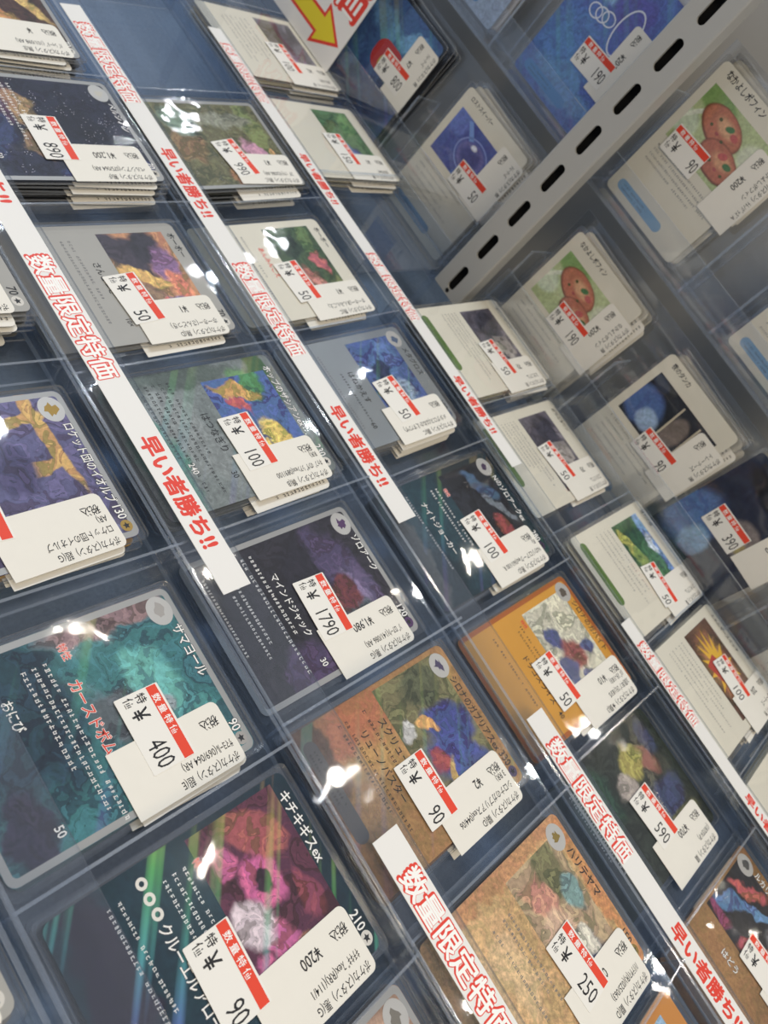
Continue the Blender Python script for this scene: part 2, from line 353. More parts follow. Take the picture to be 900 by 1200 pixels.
# ------------------------------------------------------------------ cards
rnd = random.Random(5)
CW, CH, TH = 63., 88., 1.1
SLEEVE = None
def sleeve_mesh():
    bm = bmesh.new(); slab(bm, rrect(-2, -2, CW+2, CH+2.5, 2.2, 3), 0, TH, side=1); return done(bm, 'sleeve', [SLV, RIM])
SLEEVE = sleeve_mesh()
bm = bmesh.new(); slab(bm, rrect(0, 0, CW, CH, 3, 4), .3, .62); PLAIN = {}
PLAIN0 = done(bm, 'card_body', BACKS)
def plain_body(hexc):
    if hexc not in PLAIN:
        me = PLAIN0.copy(); me.materials.clear(); me.materials.append(mat('card_print_'+hexc.strip('#'), hexc, .4, var=.15, bscale=150)); PLAIN[hexc] = me
    return PLAIN[hexc]
def textbars(x0, x1, ys, hgt, m, seed, z, fill=.95):
    """rows of tiny stroke marks: print too small to read"""
    r = random.Random(seed); bm = bmesh.new()
    for y in ys:
        x = x0; end = x0+(x1-x0)*r.uniform(.6, 1); hh = hgt*.86
        while x < end:
            w = hh*r.uniform(.55, .95)
            if r.random() < fill:
                for q in range(2): a = y+hh*(.05+.5*q)+hh*r.uniform(0, .25); flat(bm, rrect(x+w*r.uniform(0, .3), a, x+w*r.uniform(.7, 1), a+hh*.13), z)
                for q in range(r.choice((1, 2))): b = x+w*(.1+.45*q)+w*r.uniform(0, .25); flat(bm, rrect(b, y+hh*r.uniform(0, .3), b+hh*.14, y+hh*r.uniform(.7, 1)), z)
            x += w+hh*.28
    return done(bm, 'text_lines', m)
LABELME = None
bm = bmesh.new(); slab(bm, rrect(0, 0, 42.5, 22, 2.6, 4, (1, 0, 0, 1)), 0, .12); LABELME = done(bm, 'price_label', PAPER)
bm = bmesh.new(); slab(bm, rrect(0, 0, 26, 16.4, .4, 2), 0, .1); STICKME = done(bm, 'sale_sticker', PAPER2)
bm = bmesh.new(); flat(bm, rrect(.3, 11.9, 25.7, 15.6), 0); BANDME = done(bm, 'red_band', RED)
LTL = textbars(2, 36, [13.2, 17.6], 2.4, INK, 9, .15)
def price_label(t, x, v, z, ang, lines, price):
    """paper label reading towards the card's bottom edge; (x, v) = its corner nearest the card's top centre"""
    o = put('price_label', LABELME, t, (x, v, z), -math.pi/2+R(ang))
    if lines == 'bars': put('label_print', LTL, o); return o
    put('label_print', text_mesh('税込', 4.0, INK, bold=.01, xs=.9), o, (2.6, 4.6, .16))
    if price: put('label_print', text_mesh(price, 5.0, INK, bold=.012, xs=.8, maxw=17), o, (15.2, 4.6, .16))
    for s, tt, body in lines: put('label_print', text_mesh(body, 3.5, INK, bold=.006, xs=.74, maxw=39.5-s), o, (s, tt, .16))
    return o
def sale_sticker(t, x, v, z, ang, price):
    o = put('sale_sticker', STICKME, t, (x, v, z), R(ang))
    b = put('red_band', BANDME, o, (0, 0, .13))
    put('band_print', text_mesh('数 量 特 価', 3.0, WHITEP, bold=.01, maxw=20), o, (3.2, 12.6, .17))
    put('sticker_print', text_mesh('特', 4.0, INK, bold=.012, xs=.85), o, (1.0, 7.2, .13)); put('sticker_print', text_mesh('価', 4.0, INK, bold=.012, xs=.85), o, (1.0, 2.8, .13))
    put('sticker_print', text_mesh('¥', 8.2, INK, bold=.012, xs=.75), o, (5.6, 3.0, .13))
    put('sticker_print', text_mesh(price, 9.6, INK, align='RIGHT', xs=.62), o, (25.2, 2.6, .13))
    return o

GROUPN = 'price tagged trading cards in clear sleeves'
def card(j, x, v, h, n, label, body, art=None, name=None, hp=None, price=None, lab=None, lprice=None, stick=(27.5, 42.), sang=2., lpos=(44., 82.), lang=0.,
         style='full', extra=(), bars=(), ink='w', rot=0., medal=None, under='#5a5d62', shapes=(), pill=None, stack_word=None, border=None, nsize=4.6, window=None, lowlab=True):
    """j row, (x, v) bottom left corner, h height of the face above the tray floor, n sleeved cards lying beneath"""
    ctr = Matrix.Translation((CW/2*S, CH/2*S, 0))
    # cards lying beneath it
    base = 0.
    if j >= 4: base, h, n = -9.5, 10.5, n+1       # upright stacks lean from the rack's back panel
    hb = h-TH
    step = hb/n if n else 0
    for k in range(n):
        r2 = rnd.uniform(-1.4, 1.4); dx = rnd.uniform(-1.0, 1.0); dv = rnd.uniform(-1.2, 1.2) if v > -2 else rnd.uniform(0, 1.5)
        if j >= 4: r2, dx, dv = rnd.uniform(-4, 1), rnd.uniform(1, 4.5), rnd.uniform(.6, 4)
        mw = frame(j, x+dx, v+dv, base+k*step) @ ctr @ Matrix.Rotation(R(r2), 4, 'Z') @ ctr.inverted()
        depth = n-k
        t2 = empty('sleeved_card', mw, ['', 'second', 'third', 'fourth', 'fifth', 'sixth', 'seventh'][depth]+' card down in the stack under the '+(stack_word or label), 'card', 'stack under the '+(stack_word or label))
        put('sleeve', SLEEVE, t2); put('card_body', plain_body(under), t2)
        if lowlab:
            price_label(t2, 44+rnd.uniform(.2, 2.4), 82+rnd.uniform(-2.5, 1), TH+.02, rnd.uniform(-2, 2), 'bars', None)
    mw = frame(j, x, v, base+hb+(.05 if n else 0)) @ ctr @ Matrix.Rotation(R(rot), 4, 'Z') @ ctr.inverted()
    t = empty('sleeved_card', mw, label, 'card', GROUPN)
    put('sleeve', SLEEVE, t)
    bm = bmesh.new(); slab(bm, rrect(0, 0, CW, CH, 3, 4), .3, .62); cb = put('card_body', done(bm, 'card_body', body), t)
    z = .64
    if art:
        w = window or (4.5, 46, 58.5, 78.5)
        bm = bmesh.new(); slab(bm, rrect(*w), .55, z); put('picture', done(bm, 'picture', art), cb)
    if border:
        bm = bmesh.new(); o1 = rrect(.1, .1, CW-.1, CH-.1, 3, 4); o2 = rrect(2.3, 2.3, CW-2.3, CH-2.3, 1.4, 4)
        a = [bm.verts.new((p*S, q*S, z*S)) for p, q in o1]; b = [bm.verts.new((p*S, q*S, z*S)) for p, q in o2]
        for i in range(len(a)): i2 = (i+1) % len(a); bm.faces.new((a[i], a[i2], b[i2], b[i]))
        put('border', done(bm, 'border', border), cb)
    im = WHITEP if ink == 'w' else INK
    if name:
        bx = 14 if medal else 6
        if ink == 'w': put('name_outline', text_mesh(name, nsize, INK, bold=.06, xs=.8, maxw=34), cb, (bx, 82.4, z+.02))
        put('name_print', text_mesh(name, nsize, im, bold=.014, xs=.8, maxw=34), cb, (bx, 82.4, z+.05))
    if hp:
        if ink == 'w': put('hit_points_outline', text_mesh(hp, 5.2, INK, align='RIGHT', bold=.06, xs=.8), cb, (55.5, 82.8, z+.02))
        put('hit_points_print', text_mesh(hp, 5.2, im, align='RIGHT', bold=.014, xs=.8), cb, (55.5, 82.8, z+.05))
        bm = bmesh.new(); flat(bm, [(58.3+2.3*math.cos(i*math.pi/8), 84.2+2.3*math.sin(i*math.pi/8)) for i in range(16)], z+.02); put('type_symbol', done(bm, 'type_symbol', mat('type_'+str(medal or 'grey'), medal or '#d8d4cc', .4)), cb)
        bm = bmesh.new(); flat(bm, [(58.3+(1.5 if i % 2 else .7)*math.cos(i*math.pi/5), 84.2+(1.5 if i % 2 else .7)*math.sin(i*math.pi/5)) for i in range(10)], z+.05); put('type_symbol', done(bm, 'type_symbol', INK), cb)
    if medal:
        bm = bmesh.new(); slab(bm, [(7.6+5.4*math.cos(i*math.pi/12), 81.4+4.8*math.sin(i*math.pi/12)) for i in range(24)], .6, z+.06); md = put('medallion', done(bm, 'medallion', mat('medal_silver', '#c6c4c0', .35, .4)), cb)
        bm = bmesh.new(); rr = random.Random(label); flat(bm, [(7.6+(1.0+2.6*rr.random())*math.cos(i*math.pi/7), 81.4+(1.0+2.3*rr.random())*math.sin(i*math.pi/7)) for i in range(14)], z+.09); put('medallion_mark', done(bm, 'medallion_mark', mat('mark_'+medal, medal, .6)), md)
    for (bx, by, size, body_, c) in extra:
        m_ = {'w': WHITEP, 'k': INK, 'r': RED, 'g': GREYINK}[c]
        if c in 'wr' and style == 'full': put('print_outline', text_mesh(body_, size, WHITEP if c == 'r' else INK, bold=.05, xs=.85), cb, (bx, by, z+.02))
        put('print', text_mesh(body_, size, m_, bold=.012, xs=.85), cb, (bx, by, z+.05))
    for (x0, x1, ys, hg, c) in bars:
        put('text_lines', textbars(x0, x1, ys, hg, {'w': WHITEP, 'k': INK, 'g': GREYINK}[c], x+v+j, z+.03), cb)
    for sh in shapes:
        bm = bmesh.new(); zz = z+.02+sh[3] if len(sh) > 3 else z+.02
        if sh[0] == 'poly': flat(bm, sh[1], zz)
        elif sh[0] == 'ring':
            cx, cy, rx, ry, wd = sh[1]; k_ = 28
            a = [bm.verts.new(((cx+rx*math.cos(2*math.pi*i/k_))*S, (cy+ry*math.sin(2*math.pi*i/k_))*S, zz*S)) for i in range(k_)]
            b = [bm.verts.new(((cx+(rx-wd)*math.cos(2*math.pi*i/k_))*S, (cy+(ry-wd)*math.sin(2*math.pi*i/k_))*S, zz*S)) for i in range(k_)]
            for i in range(k_): bm.faces.new((a[i], a[(i+1) % k_], b[(i+1) % k_], b[i]))
        put('picture_shape', done(bm, 'picture_shape', mat('ink_'+sh[2].strip('#'), sh[2], .45)), cb)
    if pill:
        bm = bmesh.new(); slab(bm, rrect(5, 4.2, 44, 10.4, 3.0, 5), .6, z+.03); pl = put('rule_pill', done(bm, 'rule_pill', mat('pill_'+pill.strip('#'), pill, .45)), cb)
        put('text_lines', textbars(9, 40, [7.6, 5.3], 1.4, INK if pill != '#5f7d43' else INK, 3, z+.06), pl)
    zt = TH+.03
    if lab is not None: price_label(t, lpos[0], lpos[1], zt, lang, lab, lprice)
    if price: sale_sticker(t, stick[0], stick[1], zt+.16, sang, price)
    return t

YS = lambda a, b, st: [a+st*i for i in range(int((b-a)/st)+1)]
def LL(a, b): return [(2., 18.0, 'ポケカ(スタン)  '+a), (3.5, 13.2, b)]
GREYC = mat('grey_card_print', '#a9a7a1', .42, var=.05, bscale=80)
CREAM = mat('cream_card_print', '#e2ddcd', .45, var=.03, bscale=80)
SILVERB = mat('silver_card_border', '#a8a8a6', .35, .35)

# ---- row 1
card(1, -318, 3, 11.5, 5, 'orange and brown streaked card at the top left corner', art_mat('art_orange_streaks', '#4a2c20', [(40, 60, 30, 6, 35, '#c98a2c'), (20, 72, 30, 4, 30, '#d6b04a'), (52, 42, 16, 3, 40, '#e0c060'), (30, 40, 30, 8, 35, '#7a2f22'), (50, 75, 12, 6, 30, '#8f2b2b')], metal=.25), hp='70', name=None, price=None, lab=LL('無(E', 'ﾊﾟｼｬｰﾄﾞ(101/098 AR)'), lprice='¥', border=SILVERB, medal=None, lpos=(42, 84), stack_word='orange streaked card', under='#3f4044')
card(1, -239, 5.5, 11.8, 5, 'dark navy starry card with a blue right edge', art_mat('art_navy_stars', '#1d2038', [(14, 24, 20, 14, 0, '#4d2a45'), (22, 37, 13, 8, 10, '#a9814c'), (42, 34, 10, 7, 0, '#8a6a45'), (32, 16, 22, 12, 0, '#23305c'), (56, 62, 9, 28, 0, '#27379c'), (30, 60, 16, 12, 0, '#17182a')], metal=.3, speck=.7, seed=3), name='ペルシアン', hp='70', medal='#c9c4b8', price='890', stick=(25.6, 33), sang=-1, lpos=(42, 83), lab=LL('無(F', 'ペルシアン(075/064 AR)'), lprice='¥1,200', border=SILVERB, bars=[(6, 40, YS(26, 36, 3.2), 2, 'w')], extra=[(48, 12, 3.6, '50', 'w')], stack_word='dark navy starry card', under='#3f4044')
card(1, -158, -.2, 4, 1, 'grey card with an orange and violet sunset picture', GREYC, art_mat('art_sunset', '#b9793f', [(18, 54, 22, 10, 30, '#3a2f3f'), (14, 66, 12, 10, 0, '#2a2433'), (30, 58, 16, 4, 60, '#e0b43c'), (24, 72, 14, 8, 0, '#8b5d92'), (38, 73, 12, 6, 0, '#e07a3a'), (50, 68, 10, 12, 0, '#4a68b4'), (52, 56, 9, 14, 0, '#5b7cc0'), (40, 56, 8, 8, 0, '#8a6a4a'), (46, 63, 4, 4, 0, '#c2473e')], distort=1.5), name='ホーホー', hp='70', ink='k', price='50', stick=(28.5, 36.5), sang=5, lpos=(43, 83), lab=LL('無(D', 'ホーホー(さんどつき)'), lprice='¥1', bars=[(8, 56, [31, 27.5], 1.8, 'g'), (8, 52, [20], 1.6, 'g')], extra=[(20, 36.5, 4.2, 'さんどつき', 'k'), (50, 36, 3.4, '10×', 'k')], window=(5, 46, 58, 80), stack_word='grey sunset card', under='#8a8880')
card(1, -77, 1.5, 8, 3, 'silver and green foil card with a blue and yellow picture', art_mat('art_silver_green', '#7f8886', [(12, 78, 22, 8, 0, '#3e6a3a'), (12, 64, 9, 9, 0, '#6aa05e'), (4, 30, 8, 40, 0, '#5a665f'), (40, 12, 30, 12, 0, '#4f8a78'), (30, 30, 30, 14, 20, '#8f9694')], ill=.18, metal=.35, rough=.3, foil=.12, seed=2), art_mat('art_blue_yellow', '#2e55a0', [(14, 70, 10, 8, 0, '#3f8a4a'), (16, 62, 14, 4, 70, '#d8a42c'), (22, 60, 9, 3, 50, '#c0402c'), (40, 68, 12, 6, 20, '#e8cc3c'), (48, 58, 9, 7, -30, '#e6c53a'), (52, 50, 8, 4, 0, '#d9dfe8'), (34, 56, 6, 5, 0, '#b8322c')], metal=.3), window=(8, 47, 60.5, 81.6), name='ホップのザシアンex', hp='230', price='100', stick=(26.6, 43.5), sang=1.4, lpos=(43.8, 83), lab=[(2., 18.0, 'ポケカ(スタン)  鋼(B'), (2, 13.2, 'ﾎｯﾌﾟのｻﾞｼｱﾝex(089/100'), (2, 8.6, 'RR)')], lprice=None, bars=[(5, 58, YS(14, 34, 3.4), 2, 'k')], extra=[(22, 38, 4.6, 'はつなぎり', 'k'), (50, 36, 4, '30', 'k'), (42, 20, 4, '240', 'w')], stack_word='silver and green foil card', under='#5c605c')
card(1, .4, -2.4, 1.5, 0, 'dark purple and black card with a maroon shape, silver border', art_mat('art_purple_dark', '#2a2530', [(24, 66, 26, 14, 20, '#4b3a63'), (40, 74, 18, 8, 0, '#5a4a72'), (34, 68, 10, 5, 0, '#7d6a94'), (50, 60, 12, 16, 60, '#46525a'), (36, 60, 7, 13, 35, '#6b2226'), (42, 52, 8, 8, 0, '#7a2a26'), (20, 50, 16, 12, 0, '#211c2a'), (58, 30, 14, 14, 0, '#4c3560'), (22, 20, 30, 22, 0, '#201c28')], metal=.2, seed=7), name='ゾロアーク', hp='120', medal='#51305f', price='1790', stick=(23, 41.3), sang=-2.4, lpos=(43.8, 82), lab=LL('悪(G', 'ｿﾞﾛｱｰｸ(141/086 AR)'), lprice='¥1,980', border=SILVERB, bars=[(6, 58, [30, 26], 2.2, 'w'), (8, 58, [18, 14.5], 1.8, 'w'), (8, 58, [6.5], 1.6, 'w')], extra=[(16, 34.5, 4.2, 'マインドジャック', 'w'), (54, 34, 4, '30', 'w')])
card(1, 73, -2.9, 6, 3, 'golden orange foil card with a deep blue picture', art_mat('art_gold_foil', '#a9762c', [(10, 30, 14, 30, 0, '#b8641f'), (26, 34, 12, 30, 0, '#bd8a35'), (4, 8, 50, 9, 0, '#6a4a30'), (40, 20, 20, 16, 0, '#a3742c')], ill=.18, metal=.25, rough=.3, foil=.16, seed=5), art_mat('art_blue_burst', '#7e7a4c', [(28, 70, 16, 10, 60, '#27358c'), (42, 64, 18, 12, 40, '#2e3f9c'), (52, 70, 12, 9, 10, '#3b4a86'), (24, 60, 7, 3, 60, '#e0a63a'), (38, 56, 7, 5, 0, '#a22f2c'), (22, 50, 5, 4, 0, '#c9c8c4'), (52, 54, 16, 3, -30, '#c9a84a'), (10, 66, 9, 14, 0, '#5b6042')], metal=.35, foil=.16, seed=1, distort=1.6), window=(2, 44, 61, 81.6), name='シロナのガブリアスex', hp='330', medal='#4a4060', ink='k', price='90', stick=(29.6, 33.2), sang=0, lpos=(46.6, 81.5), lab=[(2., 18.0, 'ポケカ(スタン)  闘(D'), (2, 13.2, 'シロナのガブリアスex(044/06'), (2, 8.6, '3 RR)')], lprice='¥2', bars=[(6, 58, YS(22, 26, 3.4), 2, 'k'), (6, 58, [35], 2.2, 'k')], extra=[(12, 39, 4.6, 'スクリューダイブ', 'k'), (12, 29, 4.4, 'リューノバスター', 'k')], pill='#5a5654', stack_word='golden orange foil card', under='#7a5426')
card(1, 153.5, .2, 6, 3, 'peach gold foil card with an orange rim and a navy and white picture', art_mat('art_peach_foil', '#cfa15a', [(20, 22, 40, 22, 0, '#d8ab66'), (32, 86, 60, 5, 0, '#cf8424'), (2, 50, 5, 50, 0, '#c98a46'), (60, 60, 6, 40, 0, '#cf8424'), (30, 30, 16, 10, 0, '#e0ba7c')], ill=.18, metal=.22, rough=.33, grain=.2), art_mat('art_navy_white', '#b59a6e', [(14, 68, 14, 10, 0, '#7d7a4a'), (26, 74, 9, 6, 0, '#7aa09e'), (20, 58, 12, 7, 40, '#c98866'), (32, 58, 8, 10, 0, '#d8b48c'), (44, 64, 10, 8, 20, '#2f3b64'), (42, 66, 7, 5, 20, '#e2dcc8'), (50, 56, 5, 9, 40, '#a8503c'), (56, 60, 4, 8, 0, '#cfc7b0')], metal=.2, distort=1.4), window=(6, 47, 58, 80), name='ハリテヤマ', hp='150', medal='#8a7430', ink='k', price='250', stick=(31.7, 46.3), sang=3, lpos=(47.5, 84), lab=LL('闘(D', 'ﾊﾘﾃﾔﾏ(R)(025/063)'), lprice='   0', bars=[(14, 54, [40, 36.5, 30], 1.8, 'g')], nsize=5.2, stack_word='peach gold foil card', under='#54504a')
card(1, 229.5, 0, 5, 2, 'orange bordered card cut off by the bottom edge, blue picture', mat('orange_card_print', '#cf8a3c', .4, .2, var=.1, bscale=60), art_mat('art_sky_small', '#7da3c4', [(20, 60, 16, 9, 0, '#d9c49a'), (44, 64, 12, 10, 0, '#5f86b0')]), hp='70', ink='k', bars=[(8, 54, YS(18, 38, 4), 2, 'g')], stack_word='orange bordered card at the bottom edge')
# ---- row 2
card(2, -247.5, 1.0, 12, 3, 'mossy green and brown card with a pink patch', art_mat('art_moss', '#6b6a42', [(20, 76, 26, 8, 0, '#7d8a4a'), (14, 60, 8, 22, 0, '#8c8e78'), (38, 66, 11, 8, 20, '#c98aa4'), (42, 76, 8, 3, -50, '#d8a04a'), (52, 60, 7, 6, 0, '#d6cfb8'), (54, 46, 10, 8, 0, '#a86a34'), (30, 26, 18, 12, 0, '#8a6a3a'), (16, 30, 12, 14, 0, '#6f8a74'), (50, 76, 12, 6, 0, '#5a5a3a')], metal=.2, speck=.4, seed=9), hp='50', price='990', stick=(31, 40), sang=9, lpos=(41, 87), lang=-3, lab=LL('無(C', 'ｺﾀﾞｯｸ(102/086 AR)'), lprice='¥1', border=SILVERB, extra=[(16, 34, 4, 'どわすれ', 'k')], stack_word='mossy green card', under='#4a4c4a')
card(2, -165.5, -3, 6, 2, 'cream card with a dark green jungle picture and red blossom', CREAM, art_mat('art_jungle', '#3f5a38', [(14, 70, 12, 6, 0, '#5f7d43'), (30, 72, 9, 5, 0, '#c0504e'), (20, 58, 9, 8, 0, '#2c4030'), (38, 58, 9, 7, 0, '#a8604a'), (44, 62, 6, 5, 0, '#c87a6a'), (54, 50, 5, 5, 0, '#c04a50'), (50, 74, 12, 6, 0, '#6f7a44')]), name='ホーホー', ink='k', hp='60', price='50', stick=(28, 38), sang=4, lpos=(44.5, 87), lab=LL('無(C', 'ホーホー(あんみんごえ)'), lprice='¥1', bars=[(8, 50, YS(22, 30, 3.6), 1.8, 'g')], extra=[(16, 36, 4, 'あんみんごえ', 'r')], style='flat', stack_word='cream jungle card', under='#b8b4a4')
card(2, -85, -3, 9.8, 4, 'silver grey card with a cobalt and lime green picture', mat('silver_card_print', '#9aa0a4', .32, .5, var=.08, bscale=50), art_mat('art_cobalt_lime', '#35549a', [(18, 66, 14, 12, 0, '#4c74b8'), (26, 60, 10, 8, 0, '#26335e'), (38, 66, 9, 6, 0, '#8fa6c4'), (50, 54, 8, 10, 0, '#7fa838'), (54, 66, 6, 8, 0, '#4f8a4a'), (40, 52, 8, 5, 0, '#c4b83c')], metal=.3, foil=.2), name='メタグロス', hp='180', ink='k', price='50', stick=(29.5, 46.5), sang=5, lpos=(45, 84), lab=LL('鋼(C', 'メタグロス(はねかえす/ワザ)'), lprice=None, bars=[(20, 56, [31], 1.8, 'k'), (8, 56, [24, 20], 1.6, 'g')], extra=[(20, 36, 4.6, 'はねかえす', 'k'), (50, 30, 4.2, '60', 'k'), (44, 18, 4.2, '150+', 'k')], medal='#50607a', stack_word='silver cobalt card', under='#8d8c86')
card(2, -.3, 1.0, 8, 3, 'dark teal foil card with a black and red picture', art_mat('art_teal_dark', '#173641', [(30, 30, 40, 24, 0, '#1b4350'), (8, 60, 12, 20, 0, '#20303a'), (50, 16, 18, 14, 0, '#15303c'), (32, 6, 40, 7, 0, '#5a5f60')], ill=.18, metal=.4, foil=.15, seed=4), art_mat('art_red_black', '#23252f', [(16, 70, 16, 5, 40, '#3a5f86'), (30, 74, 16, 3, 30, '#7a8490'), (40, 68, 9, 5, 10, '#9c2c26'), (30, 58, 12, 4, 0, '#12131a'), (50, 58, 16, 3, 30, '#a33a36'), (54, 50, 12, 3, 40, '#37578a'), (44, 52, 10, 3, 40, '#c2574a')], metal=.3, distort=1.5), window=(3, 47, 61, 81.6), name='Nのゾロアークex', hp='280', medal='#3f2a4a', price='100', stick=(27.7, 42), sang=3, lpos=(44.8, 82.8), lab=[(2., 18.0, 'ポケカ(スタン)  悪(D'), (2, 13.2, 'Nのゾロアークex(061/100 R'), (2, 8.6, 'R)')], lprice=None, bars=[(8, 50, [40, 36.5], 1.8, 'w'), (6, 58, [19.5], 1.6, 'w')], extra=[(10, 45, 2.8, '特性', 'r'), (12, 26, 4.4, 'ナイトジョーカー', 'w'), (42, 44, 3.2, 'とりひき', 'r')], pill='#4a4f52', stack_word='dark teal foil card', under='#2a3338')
card(2, 76, -1, 6, 3, 'orange and yellow card with a navy and rust picture', mat('orange_yellow_print', '#d79a35', .4, .1, var=.12, bscale=50), art_mat('art_navy_rust', '#c9c6ae', [(14, 70, 14, 8, 0, '#d9d4b8'), (24, 56, 9, 6, 30, '#39437e'), (36, 62, 10, 9, 0, '#8e3f34'), (40, 54, 7, 8, 0, '#2f3a78'), (36, 74, 4, 7, 0, '#46528e'), (50, 64, 6, 5, 30, '#38427c'), (50, 52, 7, 4, -30, '#434e8c')], distort=1.4), window=(6, 46, 60, 80), name='シロナのガバイト', hp='100', ink='k', medal='#5a5046', price='50', stick=(27.4, 31.7), sang=2, lpos=(46.8, 86), lab=[(2., 18.0, 'ポケカ(スタン)  ★闘(3'), (2, 13.2, '3周年ﾌﾟﾛﾓ(183/S'), (2, 8.6, '(ﾎﾟｽﾀ-/183)')], lprice='¥10', bars=[(10, 56, [40, 37], 1.6, 'k'), (8, 50, [20], 1.8, 'k')], extra=[(8, 42.6, 2.8, '特性', 'r'), (22, 30, 4.4, 'ドラゴスライス', 'k'), (52, 29.5, 4, '40', 'k')], style='flat', border=mat('rust_orange_border', '#b4642a', .4, .3), stack_word='orange and yellow card', under='#6a4a2c')
card(2, 151.5, -3, 1.6, 0, 'dark green pictorial packet card with a yellow patch', art_mat('art_packet', '#2c352c', [(20, 70, 12, 6, 30, '#8f4a3a'), (16, 60, 10, 11, 20, '#a8a03a'), (24, 48, 8, 8, 0, '#b0a49a'), (40, 66, 10, 20, 10, '#2b3a6a'), (52, 70, 6, 16, 0, '#6a6a40'), (20, 24, 20, 18, 0, '#254a38'), (54, 50, 6, 12, 0, '#80305a'), (12, 78, 12, 6, 0, '#26365e')], metal=.2, distort=1.2, seed=6), price='590', stick=(27.7, 42.5), sang=3, lpos=(48.2, 81.2), lang=1, lab=[(2., 18.0, 'ポケカ(スタン)  闘'), (2, 13.2, '(187/SV-P)')], lprice='¥700', extra=[(30, 58, 6, 'UNIVERSAL', 'g'), (36, 50, 8, 'UP', 'g')], bars=[(8, 56, YS(12, 26, 3.2), 1.8, 'w')], style='flat')
card(2, 230.5, -1, 4, 1, 'black, red and blue comic card at the lower right edge', art_mat('art_comic', '#9a6a28', [(20, 30, 30, 20, 0, '#a8752c')], ill=.18, metal=.3), art_mat('art_comic_pic', '#23242c', [(16, 72, 16, 4, 40, '#c03a30'), (12, 58, 14, 4, 45, '#2f6aa8'), (26, 70, 14, 3, 30, '#4f86c0'), (40, 66, 9, 6, 0, '#77787e'), (34, 56, 16, 3, 40, '#b8302c'), (10, 48, 10, 4, 0, '#8c1f5a'), (52, 70, 8, 10, 0, '#1a1b20')], metal=.2, distort=1.6), window=(3, 44, 60, 82), medal='#4a4a4a', name='ルカリオ', hp='140', extra=[(20, 34, 4.6, 'はどう', 'w')], price='90', lab=LL('闘(D', '(070/063)'), lprice='¥1', stack_word='comic card', under='#5a4026')
# ---- row 3
card(3, -335, -1, 9.6, 3, 'cream card with a grey violet picture at the back left, gold top edge', CREAM, art_mat('art_greyviolet', '#6d6a78', [(20, 64, 14, 10, 0, '#4a4658'), (42, 60, 14, 9, 30, '#8a84a4'), (14, 74, 10, 4, 0, '#3c3a48'), (54, 70, 8, 12, 0, '#b8a85a')]), price='100', stick=(28, 40), lpos=(43, 83), lab=LL('無', '(093/100)'), lprice='¥2', bars=[(8, 54, YS(16, 36, 4), 1.8, 'g')], stack_word='grey violet card at the back left', under='#c8c2b0')
card(3, -256, -5, 8, 2, 'cream card with a blue and green picture beside the empty tray cell', CREAM, art_mat('art_bluegreen', '#4f7a4a', [(44, 58, 16, 10, 20, '#3f5aa8'), (52, 66, 8, 6, 0, '#c9d4e4'), (16, 70, 12, 8, 0, '#6a9a54'), (40, 50, 8, 5, 0, '#a8704a')]), price='150', stick=(26, 40), lpos=(42, 83), lab=LL('無', '(056/064)'), lprice='¥1', stack_word='blue and green card by the empty cell', under='#c8c2b0')
for (xx, vv, hh, nn, lb, pr, sk, lp) in ((-92.5, 1.5, 9.3, 4, 'cream card with a grey ruin picture right beside the slotted post', '50', (29.6, 38.6), (44, 80)), (-18.5, -4, 3.2, 1, 'cream card with a grey ruin picture, second from the slotted post', '50', (26.2, 41.5), (42.5, 87))):
    art = art_mat('art_ruin', '#5b5564', [(18, 62, 14, 12, 0, '#3d3a4a'), (36, 66, 10, 8, 0, '#a39c98'), (34, 58, 6, 4, 0, '#c9c0b4'), (48, 56, 12, 9, 0, '#474253'), (30, 74, 16, 3, 10, '#7b7480'), (54, 72, 8, 8, 0, '#6c6675')], distort=1.2, seed=xx)
    card(3, xx, vv, hh, nn, lb, CREAM, art, name='ボウルタウン', ink='k', nsize=3.6, price=pr, stick=sk, sang=5, lpos=lp, lab=LL('無', 'スタジアム'), lprice='70', bars=[(6, 54, YS(24, 38, 3.2), 1.6, 'g'), (8, 40, [85], 1.4, 'g')], pill='#5f7d43', shapes=[('poly', [(26, 58), (28, 72), (31, 72), (30, 58)], '#8d8788'), ('poly', [(37, 60), (38, 72), (41, 72), (40, 60)], '#aaa3a0'), ('poly', [(28, 64), (40, 66), (40, 69), (28, 67)], '#98918f')], stack_word='grey ruin card '+('beside the post' if xx < -50 else 'second from the post'), under='#cfc9b8', window=(6, 43, 57, 75))
card(3, 62.7, 1.5, 9, 3, 'cream card with a green forest and blue sky picture', CREAM, art_mat('art_forest', '#356b38', [(14, 74, 20, 7, 10, '#6a9ad0'), (40, 75, 22, 6, 0, '#4f7fc4'), (26, 72, 9, 4, 0, '#cfdcec'), (16, 58, 12, 9, 0, '#2a5a34'), (40, 62, 14, 8, 0, '#3f7a4a'), (18, 49, 12, 5, 20, '#b8b83a'), (30, 52, 10, 5, 0, '#7f9c34'), (50, 52, 10, 8, 0, '#2c6246')], grain=.25, distort=1.8), name='活力の森', ink='k', nsize=3.6, price='50', stick=(33, 43), sang=-6, lpos=(45, 85.5), lab=LL('無', 'スタジアム'), lprice=None, bars=[(6, 56, YS(24, 38, 4.5), 1.6, 'g')], pill='#5f7d43', window=(6, 43, 57, 76), stack_word='forest card', under='#d0cab8')
star = [(31+(24 if i % 2 else 11)*math.cos(i*math.pi/14)*1.0, 58+(15 if i % 2 else 7)*math.sin(i*math.pi/14)) for i in range(28)]
